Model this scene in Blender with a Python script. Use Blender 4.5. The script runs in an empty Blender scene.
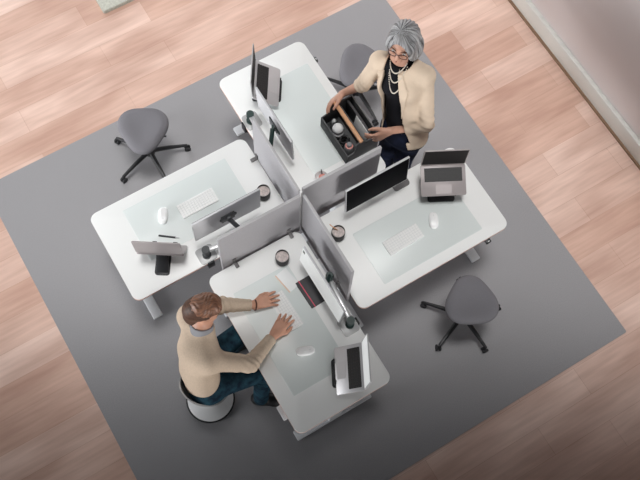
import bpy, bmesh, math, random
import numpy as np
from mathutils import Vector, Matrix

random.seed(7)
SC = bpy.context.scene
COL = SC.collection
PI = math.pi

# ---------------------------------------------------------------- camera
cam_d = bpy.data.cameras.new('camera')
cam = bpy.data.objects.new('camera', cam_d)
COL.objects.link(cam)
cam_d.sensor_fit = 'HORIZONTAL'
cam_d.sensor_width = 36.0
cam_d.lens = 954.52 / 640 * 36.0
cam.matrix_world = Matrix(((0.85747720, 0.47129592, -0.20642920, -1.29655663),
                           (-0.51359565, 0.80808853, -0.28846564, -2.06394716),
                           (0.03086039, 0.35337385, 0.93497303, 6.81924879),
                           (0, 0, 0, 1)))
cam_d.clip_end = 100
SC.camera = cam

# ---------------------------------------------------------------- world, lights, exposure
SC.view_settings.view_transform = 'Standard'
SC.view_settings.look = 'None'
SC.view_settings.gamma = 1.0
SC.view_settings.use_curve_mapping = False
SC.view_settings.exposure = 0.0

world = bpy.data.worlds.new('world')
SC.world = world
world.use_nodes = True
bg = world.node_tree.nodes['Background']
bg.inputs[0].default_value = (0.86, 0.92, 1.0, 1)
bg.inputs[1].default_value = 0.05

def overhead_fill(name, s_mid, s_len, width, z, power, spread_deg, color):
    """an added big soft area light overhead, no real fitting; s = metres towards the bottom of the photograph"""
    l = bpy.data.lights.new(name, 'AREA')
    l.shape = 'RECTANGLE'
    l.size, l.size_y = width, s_len
    l.energy = power
    l.spread = math.radians(spread_deg)
    l.color = color
    o = bpy.data.objects.new(name, l)
    COL.objects.link(o)
    o.location = (-0.52 * s_mid, -0.85 * s_mid, z)
    o.rotation_euler = (0, 0, math.atan2(0.85, 0.52) - PI / 2)
    return o

overhead_fill('added_overhead_fill', -2.30, 6.0, 9.0, 5.0, 50, 18, (1.0, 0.99, 0.975))  # added narrow overhead light, its edge placed to darken the lower floor
overhead_fill('added_overhead_fill', -2.20, 6.0, 9.0, 5.03, 56, 27, (1.0, 0.99, 0.975))  # second added overhead light, wider beam to soften that falloff

def side_light(name, loc, target, w, h, power, spread_deg, color):
    l = bpy.data.lights.new(name, 'AREA')
    l.shape = 'RECTANGLE'
    l.size, l.size_y = w, h
    l.energy = power
    l.spread = math.radians(spread_deg)
    l.color = color
    o = bpy.data.objects.new(name, l)
    COL.objects.link(o)
    o.location = loc
    o.rotation_euler = (Vector(target) - Vector(loc)).to_track_quat('-Z', 'Y').to_euler()
    return o

side_light('window_light_left', (-5.6, 1.5, 1.25), (0, 1.5, 1.16), 4.0, 1.0, 55, 58, (0.97, 0.985, 1.0))
side_light('added_front_fill', (-0.9, -6.0, 1.3), (-0.3, 0, 1.3), 5.0, 1.0, 19, 32, (1.0, 0.985, 0.97))  # unseen low beam, added to brighten upright faces without lighting the floor
side_light('added_back_fill', (0.5, 6.0, 2.2), (0.3, 0, 0.5), 6.0, 2.0, 62, 100, (0.97, 0.985, 1.0))  # unseen light added behind the desks, strength fitted for brightness

# ---------------------------------------------------------------- materials
MATS = {}
def mat(name, color, rough=0.5, metal=0.0, var=0.0, vscale=30.0, bump=0.0, bscale=200.0, spec=0.5,
        emit=None, estr=0.0, trans=0.0, stretch=None, color2=None, strands=False):
    if name in MATS:
        return MATS[name]
    m = bpy.data.materials.new(name)
    m.use_nodes = True
    nt = m.node_tree
    b = nt.nodes['Principled BSDF']
    b.inputs['Base Color'].default_value = (*color, 1)
    b.inputs['Roughness'].default_value = rough
    b.inputs['Metallic'].default_value = metal
    b.inputs['Specular IOR Level'].default_value = spec
    if trans:
        b.inputs['Transmission Weight'].default_value = trans
    if emit:
        b.inputs['Emission Color'].default_value = (*emit, 1)
        b.inputs['Emission Strength'].default_value = estr
    if var or bump:
        tc = nt.nodes.new('ShaderNodeTexCoord')
        src = tc.outputs['Object']
        if strands:
            at_ = nt.nodes.new('ShaderNodeAttribute')
            at_.attribute_name = 'strand'
            src = at_.outputs['Vector']
        if stretch:
            mp = nt.nodes.new('ShaderNodeMapping')
            mp.inputs['Scale'].default_value = stretch
            nt.links.new(src, mp.inputs['Vector'])
            src = mp.outputs['Vector']
    if var:
        n = nt.nodes.new('ShaderNodeTexNoise')
        n.inputs['Scale'].default_value = vscale
        n.inputs['Detail'].default_value = 4
        nt.links.new(src, n.inputs['Vector'])
        r = nt.nodes.new('ShaderNodeValToRGB')
        r.color_ramp.elements[0].position = 0.35
        r.color_ramp.elements[1].position = 0.65
        c2 = color2 or tuple(min(1, c * (1 + var)) for c in color)
        r.color_ramp.elements[0].color = (*[c * (1 - var) for c in color], 1)
        r.color_ramp.elements[1].color = (*c2, 1)
        nt.links.new(n.outputs['Fac'], r.inputs['Fac'])
        nt.links.new(r.outputs['Color'], b.inputs['Base Color'])
    if bump:
        n2 = nt.nodes.new('ShaderNodeTexNoise')
        n2.inputs['Scale'].default_value = bscale
        n2.inputs['Detail'].default_value = 3
        nt.links.new(src, n2.inputs['Vector'])
        bp = nt.nodes.new('ShaderNodeBump')
        bp.inputs['Strength'].default_value = bump
        bp.inputs['Distance'].default_value = 0.004
        nt.links.new(n2.outputs['Fac'], bp.inputs['Height'])
        nt.links.new(bp.outputs['Normal'], b.inputs['Normal'])
    MATS[name] = m
    return m

def wood_floor_material():
    m = bpy.data.materials.new('plank_floor')
    m.use_nodes = True
    nt = m.node_tree
    N, L = nt.nodes, nt.links
    b = N['Principled BSDF']
    tc = N.new('ShaderNodeTexCoord')
    br = N.new('ShaderNodeTexBrick')
    br.offset = 0.37
    br.inputs['Scale'].default_value = 1.0
    br.inputs['Brick Width'].default_value = 1.3
    br.inputs['Row Height'].default_value = 0.22
    br.inputs['Mortar Size'].default_value = 0.0018
    br.inputs['Mortar Smooth'].default_value = 0.3
    br.inputs['Bias'].default_value = 0.0
    br.inputs['Color1'].default_value = (0.60, 0.385, 0.30, 1)
    br.inputs['Color2'].default_value = (0.735, 0.535, 0.45, 1)
    br.inputs['Mortar'].default_value = (0.55, 0.35, 0.27, 1)
    L.new(tc.outputs['Object'], br.inputs['Vector'])
    mp = N.new('ShaderNodeMapping')
    mp.inputs['Scale'].default_value = (1.2, 14, 1)
    L.new(tc.outputs['Object'], mp.inputs['Vector'])
    n = N.new('ShaderNodeTexNoise')
    n.inputs['Scale'].default_value = 2.2
    n.inputs['Detail'].default_value = 6
    L.new(mp.outputs['Vector'], n.inputs['Vector'])
    mp2 = N.new('ShaderNodeMapping')
    mp2.inputs['Scale'].default_value = (0.8, 2.4, 1)
    L.new(tc.outputs['Object'], mp2.inputs['Vector'])
    n2 = N.new('ShaderNodeTexNoise')
    n2.inputs['Scale'].default_value = 1.6
    n2.inputs['Detail'].default_value = 2
    L.new(mp2.outputs['Vector'], n2.inputs['Vector'])
    mix = N.new('ShaderNodeMix'); mix.data_type = 'RGBA'; mix.blend_type = 'MULTIPLY'
    r = N.new('ShaderNodeValToRGB')
    r.color_ramp.elements[0].position = 0.3; r.color_ramp.elements[0].color = (0.80, 0.75, 0.72, 1)
    r.color_ramp.elements[1].position = 0.7; r.color_ramp.elements[1].color = (1.08, 1.08, 1.08, 1)
    L.new(n.outputs['Fac'], r.inputs['Fac'])
    mix.inputs['Factor'].default_value = 0.6
    L.new(br.outputs['Color'], mix.inputs['A'])
    L.new(r.outputs['Color'], mix.inputs['B'])
    mix2 = N.new('ShaderNodeMix'); mix2.data_type = 'RGBA'; mix2.blend_type = 'MULTIPLY'
    r2 = N.new('ShaderNodeValToRGB')
    r2.color_ramp.elements[0].position = 0.35; r2.color_ramp.elements[0].color = (0.86, 0.80, 0.78, 1)
    r2.color_ramp.elements[1].position = 0.65; r2.color_ramp.elements[1].color = (1.12, 1.14, 1.16, 1)
    L.new(n2.outputs['Fac'], r2.inputs['Fac'])
    mix2.inputs['Factor'].default_value = 1.0
    L.new(mix.outputs['Result'], mix2.inputs['A'])
    L.new(r2.outputs['Color'], mix2.inputs['B'])
    L.new(mix2.outputs['Result'], b.inputs['Base Color'])
    b.inputs['Roughness'].default_value = 0.42
    return m

M_FLOOR = wood_floor_material()
M_RUG = mat('grey_rug', (0.330, 0.324, 0.334), 0.95, var=0.07, vscale=160, bump=0.5, bscale=420, spec=0.1)
M_RUG2 = mat('pale_rug', (0.50, 0.50, 0.44), 0.95, var=0.12, vscale=60, bump=0.5, bscale=300, spec=0.1)
M_WALL = mat('wall_paint', (0.86, 0.79, 0.78), 0.8)
M_BASEB = mat('baseboard_paint', (0.74, 0.74, 0.70), 0.5)
M_JOINT = mat('brown_joint', (0.25, 0.15, 0.09), 0.7)
M_TOP = mat('white_laminate', (0.82, 0.825, 0.815), 0.38, spec=0.4)
M_EDGE = mat('pinkish_wood_edge', (0.62, 0.40, 0.34), 0.55)
M_FRAME = mat('white_powder_coat', (0.74, 0.75, 0.77), 0.45)
M_MAT = mat('translucent_desk_mat', (0.685, 0.73, 0.72), 0.35)
M_PANEL = mat('grey_felt', (0.39, 0.38, 0.395), 0.95, var=0.05, vscale=250, bump=0.4, bscale=500, spec=0.1)
M_TRIM = mat('light_grey_trim', (0.50, 0.49, 0.50), 0.6)
M_POST = mat('white_post', (0.8, 0.79, 0.79), 0.5)
M_DARK = mat('dark_grey_plastic', (0.055, 0.058, 0.062), 0.5)
M_CLAMP = mat('clamp_grey', (0.13, 0.125, 0.125), 0.5)
M_BLACK = mat('black_plastic', (0.012, 0.012, 0.014), 0.45)
M_SCREEN = mat('dark_screen', (0.002, 0.002, 0.003), 0.6, spec=0.03)
M_LAPSCREEN = mat('dim_laptop_screen', (0.018, 0.016, 0.016), 0.55, spec=0.12)
M_LIT = mat('lit_screen', (0.5, 0.5, 0.5), 0.4, emit=(0.93, 0.96, 0.95), estr=0.42)
M_MONBACK = mat('monitor_silver', (0.60, 0.60, 0.62), 0.45, metal=0.15)
M_SILVER = mat('brushed_silver', (0.60, 0.60, 0.61), 0.38, metal=0.6)
M_ALU = mat('laptop_aluminium', (0.40, 0.36, 0.36), 0.42, metal=0.35)
M_ALU_PALE = mat('laptop_pale_aluminium', (0.58, 0.57, 0.58), 0.42, metal=0.35)
M_KEY = mat('white_keys', (0.86, 0.86, 0.85), 0.45)
M_KBASE = mat('keyboard_white', (0.74, 0.75, 0.75), 0.5)
M_KEYCAP = mat('black_keycaps', (0.022, 0.020, 0.020), 0.45)
M_PLATE = mat('mid_silver_plate', (0.42, 0.42, 0.42), 0.4, metal=0.2)
M_MOUSE = mat('mouse_white', (0.90, 0.90, 0.90), 0.25)
M_GREEN = mat('dark_green_metal', (0.018, 0.04, 0.036), 0.45)
M_SEAT = mat('stool_fabric', (0.205, 0.20, 0.217), 0.95, var=0.06, vscale=300, bump=0.4, bscale=500, spec=0.1)
M_CUP = mat('cup_dark_glaze', (0.008, 0.008, 0.008), 0.5, spec=0.2)
M_RIM = mat('cup_rim', (0.16, 0.15, 0.145), 0.3)
M_LATTE = mat('milky_pink_drink', (0.56, 0.48, 0.46), 0.5, var=0.2, vscale=60)
M_WOODST = mat('light_wood', (0.62, 0.33, 0.18), 0.5, var=0.12, vscale=25, stretch=(8, 1, 8))
M_TRAY = mat('tray_felt', (0.125, 0.127, 0.13), 0.9, bump=0.3, bscale=500, spec=0.1)
M_PAPER = mat('paper_white', (0.80, 0.81, 0.81), 0.7)
M_NOTE = mat('charcoal_cover', (0.045, 0.043, 0.047), 0.6)
M_ELASTIC = mat('pink_red_elastic', (0.60, 0.07, 0.12), 0.6)
M_BEIGE = mat('beige_edge', (0.72, 0.52, 0.40), 0.6)
M_SKIN = mat('skin', (0.60, 0.315, 0.215), 0.5, var=0.06, vscale=20)
M_SKINW = mat('skin_fair', (0.60, 0.33, 0.235), 0.5, var=0.06, vscale=20)
M_LIP = mat('lip', (0.42, 0.14, 0.11), 0.45)
M_EYEW = mat('eye_white', (0.75, 0.73, 0.70), 0.3)
M_IRIS = mat('iris_dark', (0.03, 0.02, 0.015), 0.2)
M_HAIRM = mat('auburn_hair', (0.19, 0.08, 0.045), 0.5, var=0.35, vscale=1.0, strands=True, color2=(0.30, 0.14, 0.08))
M_HAIRS = mat('short_dark_brown_hair', (0.075, 0.032, 0.017), 0.6, var=0.35, vscale=60)
M_BEARD = mat('reddish_stubble', (0.26, 0.105, 0.055), 0.7, var=0.2, vscale=120)
M_HAIRW = mat('grey_hair', (0.15, 0.145, 0.15), 0.42, var=0.45, vscale=1.0, strands=True, color2=(0.46, 0.46, 0.47))
M_KNIT = mat('beige_knit', (0.60, 0.475, 0.365), 0.95, var=0.05, vscale=90, bump=0.5, bscale=130, spec=0.1)
M_COLLAR = mat('grey_collar', (0.30, 0.30, 0.32), 0.9, bump=0.3, bscale=200, spec=0.1)
M_JEANS = mat('dark_denim', (0.012, 0.030, 0.055), 0.85, var=0.35, vscale=18, bump=0.3, bscale=180, spec=0.15, color2=(0.022, 0.07, 0.10))
M_JEANSW = mat('navy_denim', (0.010, 0.014, 0.032), 0.85, var=0.3, vscale=18, bump=0.3, bscale=180, spec=0.15)
M_SHOE = mat('black_shoe', (0.008, 0.008, 0.009), 0.5)
M_STRAP = mat('brown_strap', (0.10, 0.035, 0.02), 0.5)
M_BLAZER = mat('cream_blazer', (0.66, 0.53, 0.41), 0.85, var=0.05, vscale=12, bump=0.7, bscale=22, spec=0.15)
M_TOPW = mat('black_top', (0.010, 0.010, 0.013), 0.9, bump=0.3, bscale=40, spec=0.15)
M_PEARL = mat('pale_beads', (0.66, 0.60, 0.52), 0.3)
M_GLASSF = mat('brown_spectacle_frame', (0.06, 0.022, 0.015), 0.35)
M_WOBBLE = mat('pale_grey_shell', (0.42, 0.42, 0.42), 0.5)
M_WCUSH = mat('mid_grey_cushion', (0.13, 0.13, 0.13), 0.9)
M_WBASE = mat('white_base', (0.72, 0.72, 0.72), 0.5)
M_RUBBER = mat('black_rubber', (0.015, 0.015, 0.017), 0.7)
M_BOTTLE = mat('grey_bottle', (0.22, 0.22, 0.23), 0.5)
M_PINK = mat('pink_band', (0.72, 0.30, 0.26), 0.5)

# ---------------------------------------------------------------- mesh helpers
class MB:
    """collects shapes into one mesh"""
    def __init__(self):
        self.bm = bmesh.new()
        self.idx = 0
    def _xf(self, verts, loc=(0, 0, 0), rot=None):
        mx = Matrix.Translation(loc)
        if rot is not None:
            mx = mx @ (rot.to_4x4() if isinstance(rot, Matrix) else Matrix.Rotation(rot, 4, 'Z'))
        bmesh.ops.transform(self.bm, matrix=mx, verts=verts)
    def _mark(self, before):
        for f in self.bm.faces:
            if f.index == -1 or f not in before:
                f.material_index = self.idx
    def box(self, c, s, bev=0.0, rot=None, seg=2):
        r = bmesh.ops.create_cube(self.bm, size=1.0)
        vs = r['verts']
        bmesh.ops.scale(self.bm, vec=s, verts=vs)
        if bev:
            es = list({e for v in vs for e in v.link_edges})
            r2 = bmesh.ops.bevel(self.bm, geom=es, offset=bev, segments=seg, affect='EDGES', profile=0.5)
            vs = list({v for f in r2['faces'] for v in f.verts} | {v for v in vs if v.is_valid})
        self._xf(vs, c, rot)
        for f in {f for v in vs for f in v.link_faces}:
            f.material_index = self.idx
        return self
    def prism(self, pts, z0, z1, bev=0.0, loc=(0, 0, 0), rot=None, side_idx=None):
        n = len(pts)
        lo = [self.bm.verts.new((x, y, z0)) for x, y in pts]
        hi = [self.bm.verts.new((x, y, z1)) for x, y in pts]
        ft = self.bm.faces.new(hi); fb = self.bm.faces.new(lo[::-1])
        sides = []
        for i in range(n):
            j = (i + 1) % n
            sides.append(self.bm.faces.new((lo[i], lo[j], hi[j], hi[i])))
        for f in [ft, fb]: f.material_index = self.idx
        for f in sides: f.material_index = self.idx if side_idx is None else side_idx
        vs = lo + hi
        if bev:
            es = list(ft.edges)
            r = bmesh.ops.bevel(self.bm, geom=es, offset=bev, segments=2, affect='EDGES', profile=0.5)
            vs = list({v for f in r['faces'] for v in f.verts} | {v for v in vs if v.is_valid})
        self._xf(vs, loc, rot)
        return self
    def lathe(self, prof, loc=(0, 0, 0), rot=None, seg=32):
        rings = []
        vs = []
        for r, z in prof:
            if r < 1e-6:
                v = self.bm.verts.new((0, 0, z)); rings.append([v]); vs.append(v)
            else:
                ring = [self.bm.verts.new((r * math.cos(2 * PI * k / seg), r * math.sin(2 * PI * k / seg), z)) for k in range(seg)]
                rings.append(ring); vs += ring
        for a, b in zip(rings, rings[1:]):
            for k in range(seg):
                k2 = (k + 1) % seg
                if len(a) == 1 and len(b) == 1: continue
                if len(a) == 1: f = self.bm.faces.new((a[0], b[k], b[k2]))
                elif len(b) == 1: f = self.bm.faces.new((a[k], a[k2], b[0]))
                else: f = self.bm.faces.new((a[k], a[k2], b[k2], b[k]))
                f.material_index = self.idx
        self._xf(vs, loc, rot)
        return self
    def tube(self, pts, r, seg=10, closed=False, caps=True):
        pts = [Vector(p) for p in pts]
        n = len(pts)
        rs = r if isinstance(r, (list, tuple)) else [r] * n
        rings = []
        prev = None
        for i, p in enumerate(pts):
            if closed: t = pts[(i + 1) % n] - pts[i - 1]
            else: t = pts[min(i + 1, n - 1)] - pts[max(i - 1, 0)]
            t.normalize()
            if prev is None:
                a = Vector((0, 0, 1)) if abs(t.z) < 0.9 else Vector((1, 0, 0))
                x = t.cross(a).normalized()
            else:
                x = (prev - t * prev.dot(t)).normalized()
            prev = x
            y = t.cross(x)
            rings.append([self.bm.verts.new(p + (x * math.cos(2 * PI * k / seg) + y * math.sin(2 * PI * k / seg)) * rs[i]) for k in range(seg)])
        m = n if closed else n - 1
        for i in range(m):
            a, b = rings[i], rings[(i + 1) % n]
            for k in range(seg):
                f = self.bm.faces.new((a[k], a[(k + 1) % seg], b[(k + 1) % seg], b[k])); f.material_index = self.idx
        if caps and not closed:
            self.bm.faces.new(rings[0][::-1]).material_index = self.idx
            self.bm.faces.new(rings[-1]).material_index = self.idx
        return self
    def sphere(self, c, s, seg=20, rot=None):
        r = bmesh.ops.create_uvsphere(self.bm, u_segments=seg, v_segments=seg // 2 + 2, radius=1.0)
        vs = r['verts']
        bmesh.ops.scale(self.bm, vec=s if not isinstance(s, (int, float)) else (s, s, s), verts=vs)
        self._xf(vs, c, rot)
        for f in {f for v in vs for f in v.link_faces}: f.material_index = self.idx
        return self
    def build(self, name, m, parent=None, smooth=None, loc=None, rot=None):
        bm = self.bm
        bmesh.ops.recalc_face_normals(bm, faces=bm.faces[:])
        me = bpy.data.meshes.new(name)
        bm.to_mesh(me); bm.free()
        ms = m if isinstance(m, (list, tuple)) else [m]
        for x in ms: me.materials.append(x)
        ang = math.radians(35 if smooth is None else smooth)
        if ang > 0:
            me.polygons.foreach_set('use_smooth', [True] * len(me.polygons))
            if hasattr(me, 'set_sharp_from_angle'):
                me.set_sharp_from_angle(angle=ang)
        o = bpy.data.objects.new(name, me)
        COL.objects.link(o)
        if parent: o.parent = parent
        if loc is not None: o.location = loc
        if rot is not None: o.rotation_euler = rot
        return o

def rrect(w, h, r, seg=8, cx=0, cy=0):
    pts = []
    for sx, sy, a0 in ((1, 1, 0), (-1, 1, PI / 2), (-1, -1, PI), (1, -1, 3 * PI / 2)):
        for k in range(seg + 1):
            a = a0 + PI / 2 * k / seg
            pts.append((cx + sx * (w / 2 - r) + r * math.cos(a), cy + sy * (h / 2 - r) + r * math.sin(a)))
    return pts

def empty(name, loc=(0, 0, 0), rz=0.0):
    o = bpy.data.objects.new(name, None)
    o.empty_display_size = 0.05
    COL.objects.link(o)
    o.location = loc
    o.rotation_euler = (0, 0, rz)
    return o

def tag(o, label, cat, group=None):
    o['label'] = label
    o['category'] = cat
    if group: o['group'] = group
    return o

def struct(o):
    o['kind'] = 'structure'
    return o

def copy_tree(o, parent=None):
    c = o.copy(); COL.objects.link(c)
    if parent:
        c.parent = parent
        c.matrix_parent_inverse = o.matrix_parent_inverse.copy()
    for ch in [x for x in COL.objects if x.parent == o]:
        copy_tree(ch, c)
    return c

# ---------------------------------------------------------------- setting
struct(MB().box((-2.2, 0.2, -0.056), (9.9, 12, 0.1)).build('floor', M_FLOOR, smooth=0))
struct(MB().box((2.83, 0.2, 1.2), (0.12, 12, 2.4)).build('wall_right', M_WALL, smooth=0))
b = MB(); b.box((2.75, 0.2, 0.087), (0.04, 12, 0.185), 0.006)
struct(b.build('baseboard_right', M_BASEB))
struct(MB().box((2.722, 0.2, 0.003), (0.018, 12, 0.018)).build('trim_1', M_JOINT, smooth=0))

rug = MB().prism(rrect(3.612, 3.463, 0.012, 3, 0.003, -0.008), -0.006, 0.0).build('rug', M_RUG, smooth=0)
tag(rug, 'large square plain grey rug under the four desks', 'rug')
r2 = MB().prism([(x, y) for x, y in rrect(2.0, 2.0, 0.02, 4, 0.69, 3.672)], -0.006, 0.03, 0.01).build('rug', M_RUG2)
tag(r2, 'pale grey-green rug, only its corner showing on the wood floor in the top left', 'rug')

# ---------------------------------------------------------------- the four desks (x = away from the centre, y = towards the dividers)
L, W, H = 1.25, 0.80, 0.711
ROT = {'C': 0.0, 'D': -PI / 2, 'B': PI, 'A': PI / 2}
OFF = {'A': (0.0, 0.012), 'B': (0.012, 0.020), 'C': (0.0, 0.0), 'D': (0.0, -0.006)}
PLACE = {'A': 'the desk where the woman stands', 'B': 'the left desk with the empty stool above it',
         'C': 'the right desk with the black screen', 'D': 'the desk where the man sits'}

def desk(k, label, ctrl_mat):
    root = empty('standing_desk', (OFF[k][0], OFF[k][1], 0), ROT[k])
    tag(root, label, 'desk', 'four white desks around the dividers')
    t = MB()
    t.prism(rrect(1.215, 0.713, 0.055, 8, 0.6375, -0.3935), H - 0.022, H, 0.003, side_idx=1)
    t.build('tabletop', [M_TOP, M_EDGE], root)
    for x in (0.10, L - 0.105):
        lg = MB()
        lg.box((x, -W / 2, 0.20), (0.072, 0.10, 0.36), 0.006)
        lg.box((x, -W / 2, 0.50), (0.058, 0.085, 0.37), 0.005)
        o = lg.build('leg', M_FRAME, root)
        MB().box((x, -W / 2, 0.0185), (0.075, W - 0.185, 0.031), 0.008).build('foot', M_FRAME, o)
        br = MB().box((x, -W / 2, H - 0.034), (0.05, W - 0.2, 0.022), 0.003)
        br.build('bracket', M_FRAME, o)
    MB().box((L / 2, -W / 2 + 0.04, H - 0.045), (L - 0.28, 0.05, 0.03), 0.003).box((L / 2, -W / 2 - 0.04, H - 0.045), (L - 0.28, 0.05, 0.03), 0.003).build('crossbar', M_FRAME, root)
    c = MB().box((1.06, -0.69 if k == 'B' else -0.722, H - 0.036), (0.10 if k == 'D' else 0.040, 0.11, 0.026), 0.005)
    o = c.build('height_control', ctrl_mat, root)
    MB().box((1.06, -0.736 if k == 'B' else -0.768, H - 0.0225), (0.012, 0.006, 0.003)).build('button', M_PAPER, o)
    return root

desk('A', 'white desk under the monitor arm and toolbox, where the woman in the blazer stands', M_DARK)
desk('B', 'white desk on the left with keyboard, mouse and pen but nobody at it', M_DARK)
desk('C', 'white desk on the right carrying the black monitor screen and open laptop facing us', M_BLACK)
desk('D', 'white desk at the bottom, where the man types', M_FRAME)

def local(k, x, y, z=0.0):
    """a point on desk k (x = along, y = across from the dividers) in the room"""
    c, s = math.cos(ROT[k]), math.sin(ROT[k])
    return (c * x + s * y + OFF[k][0], s * x - c * y + OFF[k][1], z)

GM = 'pale desk mats on the desks'
for k, lab in (('A', 'pale grey-green desk mat on the desk in front of the standing woman'),
               ('B', 'pale grey-green desk mat under the left keyboard, mouse and pen'),
               ('C', 'pale grey-green desk mat under the right keyboard, in front of the black screen'),
               ('D', 'pale grey-green desk mat under the hands of the typing man')):
    o = MB().prism(rrect(0.80, 0.42, 0.008, 3), 0, 0.0022, 0.0008).build('desk_mat', M_MAT, loc={'A': (0.475, 0.660, H), 'B': (-0.612, 0.478, H), 'C': (0.665, -0.465, H), 'D': (-0.438, -0.618, H)}[k], rot=(0, 0, ROT[k]))
    tag(o, lab, 'desk mat', GM)

# ---------------------------------------------------------------- dividers
HP = 1.222
GP = 'grey divider panels between the desks'
def divider(loc, rz, label, length, clamp_x, clamp_side):
    root = empty('desk_divider', (loc[0], loc[1], 0), rz)
    tag(root, label, 'divider', GP)
    z0 = H - 0.09
    p = MB().box((length / 2, 0, (z0 + HP) / 2), (length, 0.022, HP - z0), 0.006)
    p.build('fabric_panel', M_PANEL, root)
    t = MB().box((length / 2, 0, HP + 0.001), (length - 0.01, 0.018, 0.006), 0.002)
    t.build('top_trim', M_TRIM, root)
    for x in clamp_x:
        c = MB()
        c.box((x, clamp_side * 0.032, H + 0.009), (0.026, 0.06, 0.014), 0.003)
        c.box((x, clamp_side * 0.0165, H + 0.035), (0.026, 0.010, 0.055), 0.002)
        c.build('clamp', M_CLAMP, root)
    return root
divider((-0.014, -0.012), PI, 'grey divider panel between the typing man and the left desk', 0.605, (0.09, 0.515), 1)
divider((0.008, -0.018), -PI / 2, 'grey divider panel beside the man, behind the lit white monitor', 0.605, (0.5,), -1)
divider((0.022, 0.022), 0.0, 'grey divider panel behind the black screen, below the toolbox', 0.60, (0.12,), 1)
divider((-0.003, 0.018), PI / 2, 'bluish-lit grey divider panel between the left desk and the woman', 0.60, (0.06, 0.555), 1)
o = MB().box((0.004, 0.006, 0.95), (0.014, 0.014, 0.56), 0.003).build('divider_post', M_POST)
tag(o, 'slim white upright where the four grey dividers meet', 'post')

# ---------------------------------------------------------------- monitors and arms
def basis(f, up=(0, 0, 1)):
    """matrix whose -Y is the facing direction"""
    f = Vector(f).normalized(); up = Vector(up)
    x = (-f).cross(up) * 1.0
    x.normalize()
    z = x.cross(-f)
    return Matrix((x, -f, z)).transposed()

GMN = 'thin monitors on arms'
def monitor(k, x, y, z, w, h, tilt, label, lit=False):
    root = empty('monitor', local(k, x, y, z), 0)
    root.rotation_euler = (Matrix.Rotation(ROT[k], 3, 'Z') @ Matrix.Rotation(-math.radians(tilt), 3, 'X')).to_euler()
    tag(root, label, 'monitor', GMN)
    b = MB().box((0, 0.008, 0), (w, 0.016, h), 0.004)
    b.build('housing', M_MONBACK, root)
    s = MB().box((0, -0.0005, 0.003), (w - 0.010, 0.003, h - 0.016), 0.001)
    o = s.build('screen', M_LIT if lit else M_SCREEN, root)
    if lit:
        MB().box((-w / 2 + 0.025, -0.0022, h / 2 - 0.035), (0.022, 0.001, 0.026)).build('dark_icon', M_DARK, o)
    v = MB().box((0, 0.021, -0.01), (0.10, 0.010, 0.10), 0.004)
    v.build('mount_plate', M_DARK, root)
    return root

def arm(k, base, elbow, end, label, plate_mat, green=False):
    """clamp plate on the desk edge, post, two links and the head behind the monitor; local desk coordinates"""
    root = empty('monitor_stand', local(k, base[0], base[1], H), ROT[k])
    tag(root, label, 'monitor arm', 'monitor arms clamped to the desk edges')
    bx, by = base
    def P(x, y, z): return (x - bx, -(y - by), z - H)
    dm = M_GREEN if green else M_DARK
    MB().prism(rrect(0.125, 0.115, 0.02, 5), 0.0005, 0.012, 0.003, loc=(0, -0.01, 0)).build('base_plate', plate_mat, root)
    c = MB()
    c.box((0, 0.058, -0.03), (0.05, 0.012, 0.085), 0.003)
    c.box((0, 0.035, -0.068), (0.05, 0.055, 0.012), 0.003)
    c.lathe([(0, -0.11), (0.018, -0.11), (0.018, -0.095), (0.006, -0.095), (0.006, -0.062), (0, -0.062)], loc=(0, 0.025, 0))
    c.build('clamp', M_BLACK, root)
    zl = 0.815
    p = MB().lathe([(0, 0.012), (0.030, 0.012), (0.030, 0.03), (0.0195, 0.034), (0.0195, zl - H - 0.02), (0.027, zl - H - 0.02), (0.027, zl - H + 0.02), (0, zl - H + 0.02)])
    p.build('post', dm, root)
    a = P(base[0], base[1], zl); e = P(elbow[0], elbow[1], zl); h = P(end[0], end[1], end[2])
    d = Vector(e) - Vector(a)
    g = MB().box(((a[0] + e[0]) / 2, (a[1] + e[1]) / 2, (a[2] + e[2]) / 2 + 0.0), (d.length, 0.034, 0.03), 0.010, rot=math.atan2(d.y, d.x))
    g.build('lower_link', M_SILVER, root)
    j = MB().lathe([(0, -0.03), (0.024, -0.03), (0.026, 0.0), (0.026, 0.065), (0.02, 0.075), (0, 0.075)], loc=e)
    j.build('joint', dm, root)
    e2 = (e[0], e[1], e[2] + 0.055)
    u = MB().tube([e2, ((e2[0] * .5 + h[0] * .5), (e2[1] * .5 + h[1] * .5), (e2[2] + h[2]) / 2 + 0.012), h], 0.016, 12)
    u.build('upper_link', dm, root)
    n = MB()
    n.box((h[0], h[1] - 0.012, h[2]), (0.03, 0.030, 0.05), 0.006)
    for sx in (-1, 1):
        n.box((h[0] + sx * 0.035, h[1] - 0.020, h[2]), (0.055, 0.006, 0.020), 0.002, rot=Matrix.Rotation(sx * 0.5, 3, 'Y'))
        n.box((h[0] + sx * 0.035, h[1] - 0.020, h[2]), (0.055, 0.006, 0.020), 0.002, rot=Matrix.Rotation(-sx * 0.5, 3, 'Y'))
    n.build('head', dm, root)
    return root

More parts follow.
